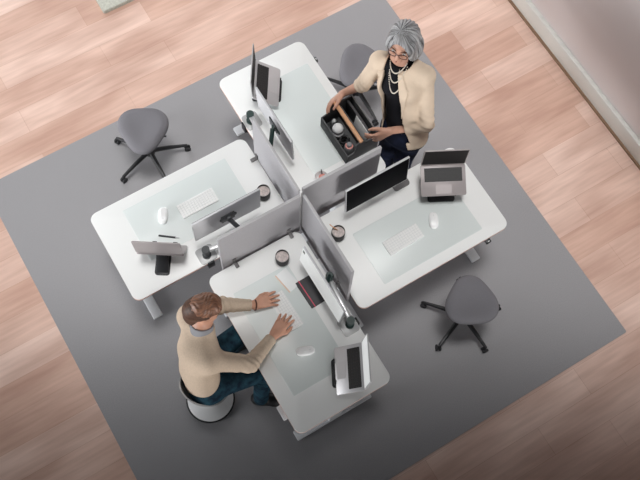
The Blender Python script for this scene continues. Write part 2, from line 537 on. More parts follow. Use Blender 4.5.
monitor('A', 0.624, 0.177, 0.956, 0.485, 0.285, 3, 'thin monitor seen from its silver back, on the desk of the standing woman')
monitor('B', 0.462, 0.176, 1.005, 0.497, 0.310, 2, 'thin monitor seen from its silver back, on the left desk')
monitor('C', 0.520, 0.128, 0.998, 0.495, 0.305, 5, 'thin monitor with black screen facing us on the right desk')
monitor('D', 0.520, 0.157, 0.955, 0.508, 0.205, 8, 'thin monitor with lit white screen in front of the typing man', True)
arm('A', (0.835, 0.088), (0.50, 0.060), (0.600, 0.138, 0.955), 'dark green and silver monitor arm at the top end of the divider beside the woman', M_PLATE, True)
arm('B', (0.680, 0.088), (0.41, 0.050), (0.460, 0.135, 0.995), 'grey monitor arm clamped to the lower edge of the left desk', M_PLATE)
arm('C', (0.755, 0.072), (0.45, 0.050), (0.520, 0.0905, 0.99), 'monitor arm behind the black screen, its grey foot showing at the screen end', M_CLAMP)
arm('D', (0.790, 0.088), (0.47, 0.058), (0.520, 0.115, 0.955), 'silver monitor arm behind the lit white monitor', M_PLATE, True)

# ---------------------------------------------------------------- laptops on stands
def laptop(hinge, yaw, pitch, lid, label, alu, stand_label, foot_shift=0.0, screen=M_LAPSCREEN, bw=0.19):
    """hinge in (u, v, z); yaw = direction from hinge to user in (u, v)"""
    u, v, z = hinge
    f = Vector((math.cos(yaw), -math.sin(yaw), 0))
    rz = math.atan2(f.y, f.x) + PI / 2                  # local -Y towards the user
    root = empty('laptop', (u, -v, z), 0)
    R0 = Matrix.Rotation(rz, 3, 'Z') @ Matrix.Rotation(pitch, 3, 'X')
    root.rotation_euler = R0.to_euler()
    tag(root, label, 'laptop', 'open laptops on stands')
    w, d = 0.31, 0.215
    MB().prism(rrect(w, d, 0.012, 5, 0, -d / 2), -0.012, 0.0, 0.002).build('base', alu, root)
    kb = MB().box((0, -0.070, 0.0004), (w - 0.05, 0.095, 0.0012))
    ko = kb.build('keyboard', M_BLACK, root, smooth=0)
    kk = MB()
    for r in range(5):
        for c in range(13):
            kk.box((-0.122 + c * 0.0204, -0.034 - r * 0.018, 0.0016), (0.0165, 0.0145, 0.0014))
    kk.build('keys', M_KEYCAP, ko, smooth=0)
    MB().box((0, -0.168, 0.0004), (0.11, 0.065, 0.0008)).build('touchpad', alu, root, smooth=0)
    lp = MB().prism(rrect(w, d, 0.012, 5, 0, d / 2), -0.004, 0.003, 0.001)
    lo = lp.build('lid', alu, root, loc=(0, 0.002, 0.004), rot=(PI - lid, 0, 0))
    MB().box((0, d / 2, 0.0033), (w - 0.016, d - 0.018, 0.0012)).build('screen', screen, lo, smooth=0)
    # stand
    st = empty('laptop_stand', (u + 0, -v, H), rz)
    tag(st, stand_label, 'laptop stand', 'black laptop stands')
    cp, sp = math.cos(pitch), math.sin(pitch)
    zh = z - H
    fy = -0.185 - foot_shift
    bp = MB().prism(rrect(bw, 0.21, 0.02, 5, 0, fy + 0.105), 0.0005, 0.009, 0.002)
    bp.build('base_plate', M_BLACK, st)
    ps = MB()
    top = (0, -0.10 * cp - 0.016 * sp, zh - 0.10 * sp - 0.020 * cp)
    ps.box((0, (top[1] + fy + 0.19) / 2, (top[2] + 0.006) / 2), (0.085, 0.014, math.hypot(top[1] - (fy + 0.19), top[2]) + 0.0), 0.003,
           rot=Matrix.Rotation(math.atan2(-(top[1] - (fy + 0.19)), top[2]), 3, 'X'))
    ps.build('riser', M_BLACK, st)
    pl = MB().box((0, 0, 0), (0.20, 0.19, 0.008), 0.003)
    po = pl.build('support_plate', M_BLACK, st, loc=(0, -0.105 * cp + 0.0 - 0.0175 * sp * 1.0, zh - 0.105 * sp - 0.0175 * cp), rot=(pitch, 0, 0))
    for sx in (-0.07, 0.07):
        MB().box((sx, -0.0985, 0.003), (0.03, 0.008, 0.02), 0.002).build('lip', M_BLACK, po)
    return root
R_ = math.radians
laptop((0.241, -1.059, 0.871), R_(32.9), R_(33), R_(125), 'open laptop near the top corner of the desk where the woman stands', M_ALU_PALE,
       'black laptop stand on the desk where the woman stands', 0.01)
laptop((-0.946, -0.212, 0.900), R_(-57), R_(54), R_(146), 'open laptop seen from behind its lid on the left desk', M_ALU,
       'black laptop stand on the left desk, its foot pointing at us', -0.065, M_LAPSCREEN, 0.10)
laptop((1.019, 0.190, 0.912), R_(117.5), R_(20.4), R_(110.5), 'open laptop with dark keyboard facing us on the right desk', M_ALU,
       'black laptop stand on the right desk', 0.01)
laptop((-0.189, 1.107, 0.898), R_(208.1), R_(36), R_(131), 'open laptop near the bottom corner of the desk of the typing man', M_ALU_PALE,
       'black laptop stand on the desk of the typing man', 0.01, M_LIT)

# ---------------------------------------------------------------- keyboards, mice, small things
GK = 'white wireless keyboards'
def keyboard(u, v, rz, label):
    root = empty('keyboard', (u, -v, H + 0.0022), rz)
    tag(root, label, 'keyboard', GK)
    MB().prism(rrect(0.278, 0.112, 0.008, 4), 0.0003, 0.011, 0.002).build('base', M_KBASE, root)
    kk = MB()
    for r in range(6):
        for c in range(14):
            if r == 5 and 3 < c < 9:
                if c == 4: kk.box((-0.128 + 6 * 0.0197, 0.044 - r * 0.0176, 0.0118), (0.094, 0.0145, 0.003), 0.0008, seg=1)
                continue
            kk.box((-0.128 + c * 0.0197, 0.044 - r * 0.0176, 0.0118), (0.0165, 0.0145, 0.003), 0.0008, seg=1)
    kk.build('keys', M_KEY, root)
    return root
keyboard(-0.541, -0.477, PI, 'white keyboard on the left desk')
keyboard(0.546, 0.466, 0.02, 'white keyboard on the right desk, in front of the black screen')
keyboard(-0.405, 0.500, -PI / 2 + 0.02, 'white keyboard under the hands of the typing man')

GMO = 'white wireless mice'
def mouse(u, v, rz, label):
    root = empty('mouse', (u, -v, H + 0.0022), rz)
    tag(root, label, 'mouse', GMO)
    m = MB()
    n = 28
    pts = []
    for k in range(n):
        a = 2 * PI * k / n
        c, s = math.cos(a), math.sin(a)
        pts.append((0.033 * math.copysign(abs(c) ** 0.7, c), 0.062 * math.copysign(abs(s) ** 0.75, s)))
    rings = [[m.bm.verts.new((x * q, y * q, z * (1 - 0.12 * (y / 0.062) ** 2))) for x, y in pts] for q, z in
             ((0.93, 0.0005), (1.0, 0.005), (1.0, 0.013), (0.96, 0.021), (0.84, 0.027), (0.6, 0.031), (0.3, 0.033))]
    m.bm.faces.new(rings[0][::-1]); m.bm.faces.new(rings[-1])
    for a, b in zip(rings, rings[1:]):
        for k in range(n): m.bm.faces.new((a[k], a[(k + 1) % n], b[(k + 1) % n], b[k]))
    m.build('shell', M_MOUSE, root, smooth=60)
    MB().box((0, 0.03, 0.0312), (0.006, 0.014, 0.003), 0.001).build('scroll_strip', M_KBASE, root)
    return root
mouse(-0.787, -0.512, R_(150), 'white mouse beside the keyboard on the left desk')
mouse(0.801, 0.455, R_(-28), 'white mouse on the right desk, below the laptop stand')
mouse(-0.432, 0.800, R_(-112), 'white mouse below the hand of the typing man')

def cup(u, v, label, spoon=False):
    root = empty('tumbler', (u, -v, H + 0.0003), 0)
    tag(root, label, 'cup', 'dark cups of milky drink')
    MB().lathe([(0, 0), (0.040, 0), (0.044, 0.004), (0.048, 0.05), (0.0465, 0.082), (0.0445, 0.092), (0.0425, 0.092), (0.044, 0.08),
                (0.044, 0.06), (0, 0.06)]).build('body', M_CUP, root)
    MB().lathe([(0.0425, 0.0915), (0.0435, 0.0945), (0.0455, 0.0945), (0.0462, 0.0905)]).build('rim', M_RIM, root)
    MB().lathe([(0, 0.0705), (0.03, 0.0715), (0.0436, 0.0705), (0.0436, 0.0602), (0, 0.0602)]).build('drink', M_LATTE, root)
    if spoon:
        s = MB().tube([(0.004, 0.015, 0.075), (-0.02, 0.041, 0.105), (-0.034, 0.06, 0.128)], 0.0035, 8)
        s.build('stirrer', M_WOODST, root)
    return root
cup(-0.117, -0.300, 'dark cup at the end of the back-turned monitor on the left desk')
cup(0.172, 0.216, 'dark cup with a wooden stirrer on the right desk, left of the black screen', True)
cup(-0.245, 0.178, 'dark cup at the head of the desk where the man types')

# small dish with a pink item, half behind the divider
root = empty('sweet_dish', (0.292, 0.205, H + 0.003), 0.3)
tag(root, 'small clear-white dish with a pink piece, peeping over the divider below the toolbox', 'dish')
MB().lathe([(0, 0), (0.030, 0), (0.045, 0.025), (0.048, 0.045), (0.045, 0.045), (0.042, 0.027), (0.028, 0.006), (0, 0.006)]).build('bowl', M_PAPER, root)
MB().sphere((0.006, 0.0, 0.036), (0.026, 0.022, 0.018)).build('pink_piece', M_PINK, root)
MB().tube([(0.01, 0.0, 0.04), (0.03, 0.03, 0.075)], 0.004, 8).build('stick', M_DARK, root)

# pen on the left desk
pa, pb = Vector((-0.885, 0.402, H + 0.008)), Vector((-0.775, 0.318, H + 0.008))
root = empty('pen', (pa + pb) / 2, math.atan2(pb.y - pa.y, pb.x - pa.x))
tag(root, 'dark grey pen lying above the laptop on the left desk', 'pen')
MB().lathe([(0, -0.068), (0.006, -0.066), (0.0068, -0.06), (0.0068, 0.05), (0, 0.05)], rot=Matrix.Rotation(PI / 2, 3, 'Y'), seg=12).build('barrel', M_DARK, root)
MB().lathe([(0, 0.05), (0.0055, 0.05), (0.0015, 0.078), (0, 0.08)], rot=Matrix.Rotation(PI / 2, 3, 'Y'), seg=12).build('tip', M_SILVER, root)

# notebook with pink elastic band, on the man's desk
root = empty('notebook', (-0.183, -0.468, H + 0.0003), R_(2))
tag(root, 'charcoal notebook with a pink-red elastic band, half under the lit monitor', 'notebook')
MB().box((0, 0, 0.0016), (0.135, 0.205, 0.003), 0.001).box((0, 0, 0.0164), (0.135, 0.205, 0.003), 0.001).box((0.066, 0, 0.009), (0.003, 0.205, 0.016), 0.001).build('cover', M_NOTE, root)
MB().box((-0.001, 0, 0.009), (0.128, 0.197, 0.0115)).build('pages', M_PAPER, root, smooth=0)
MB().box((-0.042, 0, 0.0183), (0.007, 0.209, 0.001)).box((-0.042, 0.1035, 0.009), (0.007, 0.001, 0.0195)).box((-0.042, -0.1035, 0.009), (0.007, 0.001, 0.0195)).build('elastic_band', M_ELASTIC, root, smooth=0)

# thin paper booklet with beige edge
root = empty('booklet', (-0.283, -0.318, H + 0.0024), R_(10))
tag(root, 'pale booklet with a beige-pink edge, between the cup and the hands of the man', 'booklet')
MB().box((0.0, 0, 0.003), (0.085, 0.15, 0.005), 0.001).build('pages', M_PAPER, root)
MB().box((-0.046, 0, 0.0032), (0.008, 0.152, 0.006), 0.001).build('spine', M_BEIGE, root)

# ---------------------------------------------------------------- toolbox with wooden handle
TU, TV = 0.628, -0.388
root = empty('toolbox', (TU, -TV, H + 0.0026), 0.0)
tag(root, 'charcoal caddy with a wooden handle on the desk edge, held by the woman', 'caddy')
tw, tl = 0.25, 0.36
b = MB()
b.box((0, 0, 0.004), (tw, tl, 0.008), 0.002)
b.box((-tw / 2 + 0.004, 0, 0.065), (0.008, tl, 0.13), 0.003)
b.build('body', M_TRAY, root)
MB().box((tw / 2 - 0.004, 0, 0.115), (0.008, tl, 0.23), 0.003).build('rear_wall', M_TRAY, root)
for sy in (-1, 1):
    e = MB()
    pts = [(-tw / 2, 0), (tw / 2, 0), (tw / 2, 0.23), (0.02, 0.23), (-0.005, 0.262), (-0.045, 0.262), (-0.065, 0.24), (-0.075, 0.145), (-tw / 2, 0.13)]
    e.prism(pts, -0.004, 0.004, loc=(0, sy * (tl / 2 - 0.004), 0), rot=Matrix.Rotation(PI / 2, 3, 'X'))
    e.build('end_panel', M_TRAY, root)
MB().box((0.03, 0, 0.09), (0.006, tl - 0.016, 0.165), 0.002).build('partition', M_TRAY, root)
MB().box((-0.075, -0.02, 0.045), (0.09, 0.005, 0.08), 0.002).build('partition', M_TRAY, root)
h = MB().box((-0.024, 0, 0.268), (0.03, tl + 0.012, 0.020), 0.008, seg=3)
h.build('handle', M_WOODST, root)
MB().box((tw / 2 - 0.004, 0, 0.2325), (0.010, tl, 0.005), 0.001).build('rim', M_CLAMP, root)

def tb(x, y, z): return (TU + x, -TV + y, H + 0.0023 + z)
# contents
root = empty('document_folder', tb(0.088, 0.02, 0.0095), 0)
tag(root, 'dark folder standing in the back of the caddy', 'folder')
MB().box((0, 0, 0.105), (0.018, 0.30, 0.20), 0.003, rot=Matrix.Rotation(-0.05, 3, 'Y')).build('cover', M_NOTE, root)
o = MB().box((0, 0, 0.112), (0.004, 0.16, 0.222), 0.001, rot=Matrix.Rotation(0.14, 3, 'Y')).build('paper_sheet', M_PAPER, loc=tb(0.050, -0.055, 0.0095))
tag(o, 'white paper sheet standing behind the wooden handle in the caddy', 'paper')
root = empty('brush_pot', tb(-0.072, 0.030, 0.0085), 0)
tag(root, 'grey pot with a round white top in the middle of the caddy', 'pot')
MB().lathe([(0, 0), (0.034, 0), (0.040, 0.10), (0.037, 0.10), (0, 0.096)], seg=24).build('pot', M_BOTTLE, root)
MB().sphere((0.004, 0.014, 0.125), (0.040, 0.040, 0.036)).build('white_top', M_PAPER, root)
root = empty('spray_bottle', tb(-0.072, -0.112, 0.0085), 0)
tag(root, 'grey bottle with a pink band at the lower end of the caddy', 'bottle')
MB().lathe([(0, 0), (0.034, 0), (0.036, 0.01), (0.036, 0.11), (0.028, 0.13), (0, 0.132)], seg=24).build('body', M_BOTTLE, root)
MB().lathe([(0.0285, 0.1275), (0.026, 0.1335), (0.018, 0.137), (0, 0.137)], seg=24).build('band', M_PINK, root)
MB().lathe([(0, 0.135), (0.019, 0.136), (0.019, 0.156), (0.014, 0.160), (0, 0.160)], seg=24).build('cap', M_BOTTLE, root)
c = MB()
pts = [(0.034 * math.cos(t * 0.5) * (1 + 0.15 * math.sin(t * 1.3)), 0.030 * math.sin(t * 0.5), 0.02 + 0.0045 * t / 2) for t in range(50)]
o = c.tube(pts, 0.007, 8).build('cable_coil', M_BLACK, loc=tb(-0.068, -0.047, 0.006))
tag(o, 'coiled black cable between pot and bottle in the caddy', 'cable')
root = empty('computer_mouse', tb(-0.05, 0.120, 0.0085), 0.6)
tag(root, 'small tin with a white knob at the upper end of the caddy', 'tin')
root.name = 'knobbed_tin'
MB().lathe([(0, 0), (0.026, 0), (0.026, 0.085), (0, 0.087)], seg=20).build('tin', M_DARK, root)
MB().sphere((0, 0, 0.098), 0.014).build('white_knob', M_PAPER, root)
o = MB().tube([(0, 0, 0), (0.004, 0.004, 0.17)], [0.004, 0.004], 8).build('pencil', M_SILVER, loc=tb(-0.088, 0.090, 0.0085))
tag(o, 'slim grey pencil standing beside the tin in the caddy', 'pencil')

# ---------------------------------------------------------------- swivel stools
GS = 'grey saddle stools on black castor bases'
def stool_proto():
    root = empty('swivel_stool', (0, 0, 0))
    m = MB()
    n = 48
    prof = ((0.55, -0.055), (0.90, -0.052), (0.985, -0.035), (1.0, -0.012), (0.97, 0.006), (0.88, 0.018), (0.7, 0.022), (0.45, 0.018), (0.2, 0.014))
    def R(a): return 0.182 * (1 - 0.035 * math.cos(a) + 0.10 * math.cos(3 * a))
    rings = []
    for q, z in prof:
        rg = []
        for k in range(n):
            a = 2 * PI * k / n
            r = R(a) * q
            x, y = r * math.cos(a), r * math.sin(a)
            zz = z - 0.35 * x * x * (1 if x > 0 else -0.6) + 0.15 * y * y * 0
            rg.append(m.bm.verts.new((x, y, zz + 0.468)))
        rings.append(rg)
    m.bm.faces.new(rings[0][::-1]); m.bm.faces.new(rings[-1])
    for a, b in zip(rings, rings[1:]):
        for k in range(n): m.bm.faces.new((a[k], a[(k + 1) % n], b[(k + 1) % n], b[k]))
    m.build('seat', M_SEAT, root, smooth=70)
    MB().lathe([(0, 0.10), (0.028, 0.10), (0.028, 0.26), (0.016, 0.26), (0.016, 0.40), (0.07, 0.408), (0.07, 0.415), (0, 0.415)], seg=20).build('gas_column', M_BLACK, root)
    b = MB()
    b.lathe([(0, 0.062), (0.036, 0.062), (0.042, 0.075), (0.042, 0.11), (0.03, 0.125), (0, 0.125)], seg=24)
    for k in range(5):
        a = 2 * PI * k / 5
        c, s = math.cos(a), math.sin(a)
        b.tube([(0.03 * c, 0.03 * s, 0.098), (0.16 * c, 0.16 * s, 0.092), (0.285 * c, 0.285 * s, 0.075)], [0.019, 0.016, 0.012], 10)
    b.build('base', M_BLACK, root)
    for k in range(5):
        a = 2 * PI * k / 5
        c, s = math.cos(a), math.sin(a)
        w = MB()
        rt = Matrix.Rotation(a + 0.7 * (k % 3), 3, 'Z') @ Matrix.Rotation(PI / 2, 3, 'X')
        ax = rt @ Vector((0, 0, 1))
        for q in (-0.012, 0.012):
            w.lathe([(0, -0.008), (0.022, -0.008), (0.0245, -0.005), (0.0245, 0.005), (0.022, 0.008), (0, 0.008)],
                    loc=(0.29 * c + ax.x * q, 0.29 * s + ax.y * q, 0.0255), rot=rt, seg=20)
        w.tube([(0.29 * c, 0.29 * s, 0.03), (0.287 * c, 0.287 * s, 0.085)], 0.008, 8)
        w.box((0.29 * c, 0.29 * s, 0.040), (0.014, 0.014, 0.03), 0.003)
        w.build('castor', M_RUBBER, root)
    lv = MB().tube([(0.02, 0.05, 0.403), (0.03, 0.13, 0.399), (0.032, 0.165, 0.393)], [0.005, 0.005, 0.008], 8)
    lv.build('height_lever', M_BLACK, root)
    return root
proto = stool_proto()
def place_stool(o, u, v, seat_dir, leg_ang, label):
    """seat_dir, leg_ang: directions in degrees in the room's x,y"""
    o.location = (u, -v, 0.0)
    o.rotation_euler = (0, 0, R_(leg_ang))
    for ch in [x for x in COL.objects if x.parent == o]:
        if ch.name.split('.')[0] in ('seat', 'height_lever'):
            ch.rotation_euler = (0, 0, R_(seat_dir - leg_ang))
    tag(o, label, 'stool', GS)
copies = [copy_tree(proto), copy_tree(proto)]
def ang(u, v): return math.degrees(math.atan2(-v, u))
place_stool(proto, -0.575, -1.312, ang(-0.45, 0.85), ang(0.298, 0.10), 'grey saddle stool standing above the left desk, nobody on it')
place_stool(copies[0], 0.790, 1.024, ang(0.45, -0.88), ang(-0.198, -0.243), 'grey saddle stool at the lower right, in front of the right desk')
place_stool(copies[1], 1.110, -0.960, ang(-0.9, 0.3), ang(-0.15, -0.22), 'grey saddle stool behind the forearm of the standing woman')

# ---------------------------------------------------------------- wobble stool under the man
SU, SV = -1.094, 0.612
root = empty('wobble_stool', (SU, -SV, 0), 0)
tag(root, 'pale grey bucket stool with round white black-rimmed base under the man', 'stool')
MB().lathe([(0, 0.001), (0.150, 0.001), (0.170, 0.008), (0.174, 0.016), (0.170, 0.022), (0.164, 0.024), (0, 0.020)], seg=48).build('rim', M_RUBBER, root)
MB().lathe([(0.163, 0.0245), (0.158, 0.030), (0.10, 0.045), (0.055, 0.075), (0.05, 0.10), (0, 0.10)], seg=48).build('base', M_WBASE, root)
MB().lathe([(0.046, 0.085), (0.050, 0.20), (0.06, 0.34), (0.085, 0.40), (0, 0.41)], seg=32).build('column', M_WOBBLE, root)
bk = ang(-0.95, 0.25)          # direction of the low back
m = MB()
n = 56
def shell_ring(q, z, lift):
    rg = []
    for k in range(n):
        a = 2 * PI * k / n
        w = max(0.0, math.cos(a - R_(bk)))
        r = q * (0.152 + 0.014 * w)
        rg.append(m.bm.verts.new((r * math.cos(a) + 0.016, r * math.sin(a), z + lift * w ** 1.5)))
    return rg
rings = [shell_ring(q, z, l) for q, z, l in ((0.30, 0.375, 0), (0.62, 0.39, 0.0), (0.85, 0.42, 0.02), (1.03, 0.475, 0.10), (1.08, 0.505, 0.165),
                                             (1.02, 0.507, 0.165), (0.97, 0.478, 0.10), (0.80, 0.432, 0.02), (0.3, 0.40, 0))]
m.bm.faces.new(rings[0][::-1]); m.bm.faces.new(rings[-1])
for a, b in zip(rings, rings[1:]):
    for k in range(n): m.bm.faces.new((a[k], a[(k + 1) % n], b[(k + 1) % n], b[k]))
m.build('seat_shell', M_WOBBLE, root, smooth=60)
MB().lathe([(0, 0.405), (0.10, 0.435), (0.140, 0.47), (0.138, 0.492), (0.10, 0.485), (0, 0.478)], seg=40).build('cushion', M_WCUSH, root)

# ---------------------------------------------------------------- people: smooth implicit surfaces turned into meshes
class Vol:
    """distance field on a grid; shapes blend smoothly, the zero level becomes one continuous mesh"""
    def __init__(self, lo, hi, h):
        self.lo = np.array(lo, float); self.h = h
        self.n = np.ceil((np.array(hi) - self.lo) / h).astype(int) + 1
        self.F = np.full(self.n, 0.5, np.float32)
    def _win(self, lo, hi):
        i0 = np.clip(np.floor((np.array(lo) - self.lo) / self.h).astype(int), 0, self.n)
        i1 = np.clip(np.ceil((np.array(hi) - self.lo) / self.h).astype(int) + 1, 0, self.n)
        s = tuple(slice(a, b) for a, b in zip(i0, i1))
        ax = [self.lo[d] + self.h * np.arange(i0[d], i1[d]) for d in range(3)]
        X = np.stack(np.meshgrid(*ax, indexing='ij'), -1) if all(len(a) for a in ax) else None
        return s, X
    def add(self, fn, lo, hi, k=0.02):
        p = k + 0.03
        s, X = self._win(np.array(lo) - p, np.array(hi) + p)
        if X is None: return
        d = fn(X).astype(np.float32)
        a = self.F[s]
        if k > 0:
            hh = np.clip(0.5 + 0.5 * (a - d) / k, 0, 1)
            self.F[s] = a * (1 - hh) + d * hh - k * hh * (1 - hh)
        else:
            self.F[s] = np.minimum(a, d)
    def cone(self, a, b, ra, rb, k=0.02, flat=None):
        """tapered capsule; flat = (direction, factor) squeezes it along a direction"""
        a = np.array(a, float); b = np.array(b, float)
        if flat:
            d = np.array(flat[0], float); d /= np.linalg.norm(d); g = 1 / flat[1] - 1
            sq = lambda p: p + g * (p @ d)[..., None] * d
        else:
            sq = lambda p: p
        A, B = sq(a[None])[0], sq(b[None])[0]
        ba = B - A; l2 = max(ba @ ba, 1e-12)
        def fn(X):
            P = sq(X) - A
            t = np.clip(P @ ba / l2, 0, 1)
            return np.linalg.norm(P - t[..., None] * ba, axis=-1) - (ra + (rb - ra) * t)
        r = max(ra, rb)
        self.add(fn, np.minimum(a, b) - r, np.maximum(a, b) + r, k)
    def chain(self, pts, rs, k=0.02, flat=None):
        for i in range(len(pts) - 1):
            self.cone(pts[i], pts[i + 1], rs[i], rs[i + 1], k, flat)
    def ell(self, c, r, M=None, k=0.02, groove=None):
        c = np.array(c, float); r = np.array(r, float)
        M = np.eye(3) if M is None else np.array(M)       # columns = axes
        def fn(X):
            P = (X - c) @ M
            k0 = np.linalg.norm(P / r, axis=-1); k1 = np.linalg.norm(P / (r * r), axis=-1)
            d = k0 * (k0 - 1) / np.maximum(k1, 1e-9)
            if groove: d = d + groove(P)
            return d
        R = r.max()
        self.add(fn, c - R, c + R, k)
    def cut(self, fn, lo=None, hi=None):
        """remove where fn < 0"""
        s, X = self._win(self.lo if lo is None else lo, self.lo + self.h * self.n if hi is None else hi)
        self.F[s] = np.maximum(self.F[s], -fn(X))
    def disp(self, fn, lo, hi):
        s, X = self._win(lo, hi)
        self.F[s] = self.F[s] + fn(X)
    def mesh(self, name, m, parent=None, relax=1, strand=None):
        F = np.pad(self.F, 1, constant_values=0.5); lo = self.lo - self.h
        ins = F < 0
        c = np.zeros(np.array(F.shape) - 1, np.int8)
        for dx in (0, 1):
            for dy in (0, 1):
                for dz in (0, 1):
                    c += ins[dx:F.shape[0] - 1 + dx, dy:F.shape[1] - 1 + dy, dz:F.shape[2] - 1 + dz]
        cells = np.argwhere((c > 0) & (c < 8))
        idx = np.full(c.shape, -1, np.int64); idx[tuple(cells.T)] = np.arange(len(cells))
        acc = np.zeros((len(cells), 3)); cnt = np.zeros(len(cells))
        corners = [(x, y, z) for x in (0, 1) for y in (0, 1) for z in (0, 1)]
        for a in corners:
            for d in range(3):
                if a[d]: continue
                b = list(a); b[d] = 1
                fa = F[tuple((cells + a).T)]; fb = F[tuple((cells + b).T)]
                x = (fa < 0) != (fb < 0)
                t = fa[x] / (fa[x] - fb[x])
                p = np.tile(np.array(a, float), (x.sum(), 1)); p[:, d] = t
                acc[x] += p; cnt[x] += 1
        V = (cells + acc / cnt[:, None]) * self.h + lo
        Q = []
        for d in range(3):
            e1, e2 = [(1, 2), (2, 0), (0, 1)][d]
            s0 = [slice(1, -1)] * 3; s1 = [slice(1, -1)] * 3
            s0[d] = slice(0, -1); s1[d] = slice(1, None)
            a, b = ins[tuple(s0)], ins[tuple(s1)]
            for flip in (False, True):
                w = np.argwhere((a & ~b) if not flip else (~a & b))
                if not len(w): continue
                off = np.ones(3, int); off[d] = 0
                w = w + off
                u = np.zeros(3, int); u[e1] = 1
                v = np.zeros(3, int); v[e2] = 1
                q = np.stack([idx[tuple(g.T)] for g in (w - u - v, w - v, w, w - u)], -1)
                Q.append(q if not flip else q[:, ::-1])
        Q = np.concatenate(Q)
        Q = Q[(Q >= 0).all(1)]
        for _ in range(relax):                            # gentle smoothing
            S = np.zeros_like(V); n = np.zeros(len(V))
            for i in range(4):
                for j in (1, 3):
                    np.add.at(S, Q[:, i], V[Q[:, (i + j) % 4]]); np.add.at(n, Q[:, i], 1)
            V = 0.5 * V + 0.5 * S / np.maximum(n, 1)[:, None]
        me = bpy.data.meshes.new(name)
        me.from_pydata(V.tolist(), [], Q.tolist())
        me.materials.append(m)
        me.polygons.foreach_set('use_smooth', [True] * len(me.polygons))
        if strand:
            at_ = me.attributes.new('strand', 'FLOAT_VECTOR', 'POINT')
            at_.data.foreach_set('vector', np.asarray(strand(V), np.float32).ravel())
        o = bpy.data.objects.new(name, me)
        COL.objects.link(o)
        if parent:
            o.parent = parent
            o.location = -Vector(parent.location)
        return o

def P3(u, v, z): return np.array([u, -v, z], float)
def nrm(v): v = np.array(v, float); return v / np.linalg.norm(v)
def fr(f, up=(0, 0, 1)):
    """axes (right, forward, up) of a head or hand"""
    f = nrm(f); r = nrm(np.cross(f, up)); u = np.cross(r, f)
    return r, f, u

def hand(vol, w, f, n, thumb_side, curl=0.35, spread=0.10, s=1.0, thumb_out=0.6, curls=None):
    """w wrist, f pointing direction, n where the palm faces, thumb_side +1/-1 along f x n"""
    f = nrm(f); n = nrm(np.array(n) - f * (np.array(n) @ f)); t = np.cross(f, n) * thumb_side
    w = np.array(w, float)
    ln = [0.070, 0.079, 0.073, 0.057]
    base = []
    for i in range(4):
        lat = (0.030 - 0.020 * i) * s
        k = w + f * (0.088 - 0.004 * abs(i - 1.2)) * s + t * lat - n * 0.004 * s
        vol.cone(w + t * lat * 0.55 + f * 0.005, k, 0.0155 * s, 0.0115 * s, 0.014)
        base.append(k)
    for i, k in enumerate(base):
        d = nrm(f + t * spread * (1.4 - i) * 0.9)
        p = k
        c = curl if curls is None else curls[i]
        for j, q in enumerate((0.45, 0.31, 0.24)):
            a = c * (0.55 + 0.75 * j) if j < 2 else c * 1.9
            dd = d * math.cos(a) + n * math.sin(a)
            e = p + dd * ln[i] * q * s
            r0, r1 = (0.0098 - 0.0010 * j) * s, (0.0090 - 0.0010 * j) * s
            vol.cone(p, e, r0, r1, 0.004)
            p = e
    b = w + f * 0.026 * s + t * 0.022 * s + n * 0.006
    m1 = b + nrm(f * 0.75 + t * thumb_out + n * 0.25) * 0.042 * s
    m2 = m1 + nrm(f * 0.95 + t * thumb_out * 0.35 + n * 0.30) * 0.032 * s
    m3 = m2 + nrm(f * 1.0 - t * 0.05 + n * 0.30) * 0.024 * s
    vol.cone(b, m1, 0.0165 * s, 0.0125 * s, 0.012); vol.cone(m1, m2, 0.0118 * s, 0.0105 * s, 0.005); vol.cone(m2, m3, 0.0105 * s, 0.0085 * s, 0.004)

def head(vol, c, f, up, s=1.0, male=True):
    r, f, u = fr(f, up)
    M = np.stack([r, f, u], 1)
    at = lambda x, y, z: c + (r * x + f * y + u * z) * s
    vol.ell(at(0, -0.008, 0.028), np.array([0.074, 0.094, 0.088]) * s, M, 0.02)
    vol.cone(at(0, 0.030, -0.030), at(0, 0.058, -0.088), 0.060 * s, (0.030 if male else 0.025) * s, 0.03)
    vol.cone(at(0, 0.075, -0.045), at(0, 0.078, -0.080), 0.024 * s, 0.020 * s, 0.02)
    for q in (-1, 1):
        vol.cone(at(q * 0.052, 0.0, -0.030), at(q * 0.030, 0.055, -0.088), 0.022 * s, 0.018 * s, 0.03)
        vol.ell(at(q * 0.042, 0.062, -0.022), np.array([0.022, 0.022, 0.018]) * s, M, 0.02)
        vol.ell(at(q * 0.076, -0.006, -0.002), np.array([0.010, 0.018, 0.032]) * s, M, 0.006)
        vol.cone(at(q * 0.012, 0.088, 0.020), at(q * 0.048, 0.072, 0.022), 0.009 * s, 0.008 * s, 0.012)
        vol.ell(at(q * 0.010, 0.098, -0.034), np.array([0.010, 0.010, 0.008]) * s, M, 0.008)
    vol.cone(at(0, 0.090, 0.016), at(0, 0.108, -0.028), 0.008 * s, 0.0115 * s, 0.010)
    vol.cone(at(-0.018, 0.090, -0.060), at(0.018, 0.090, -0.060), 0.008 * s, 0.008 * s, 0.010)
    return at, M

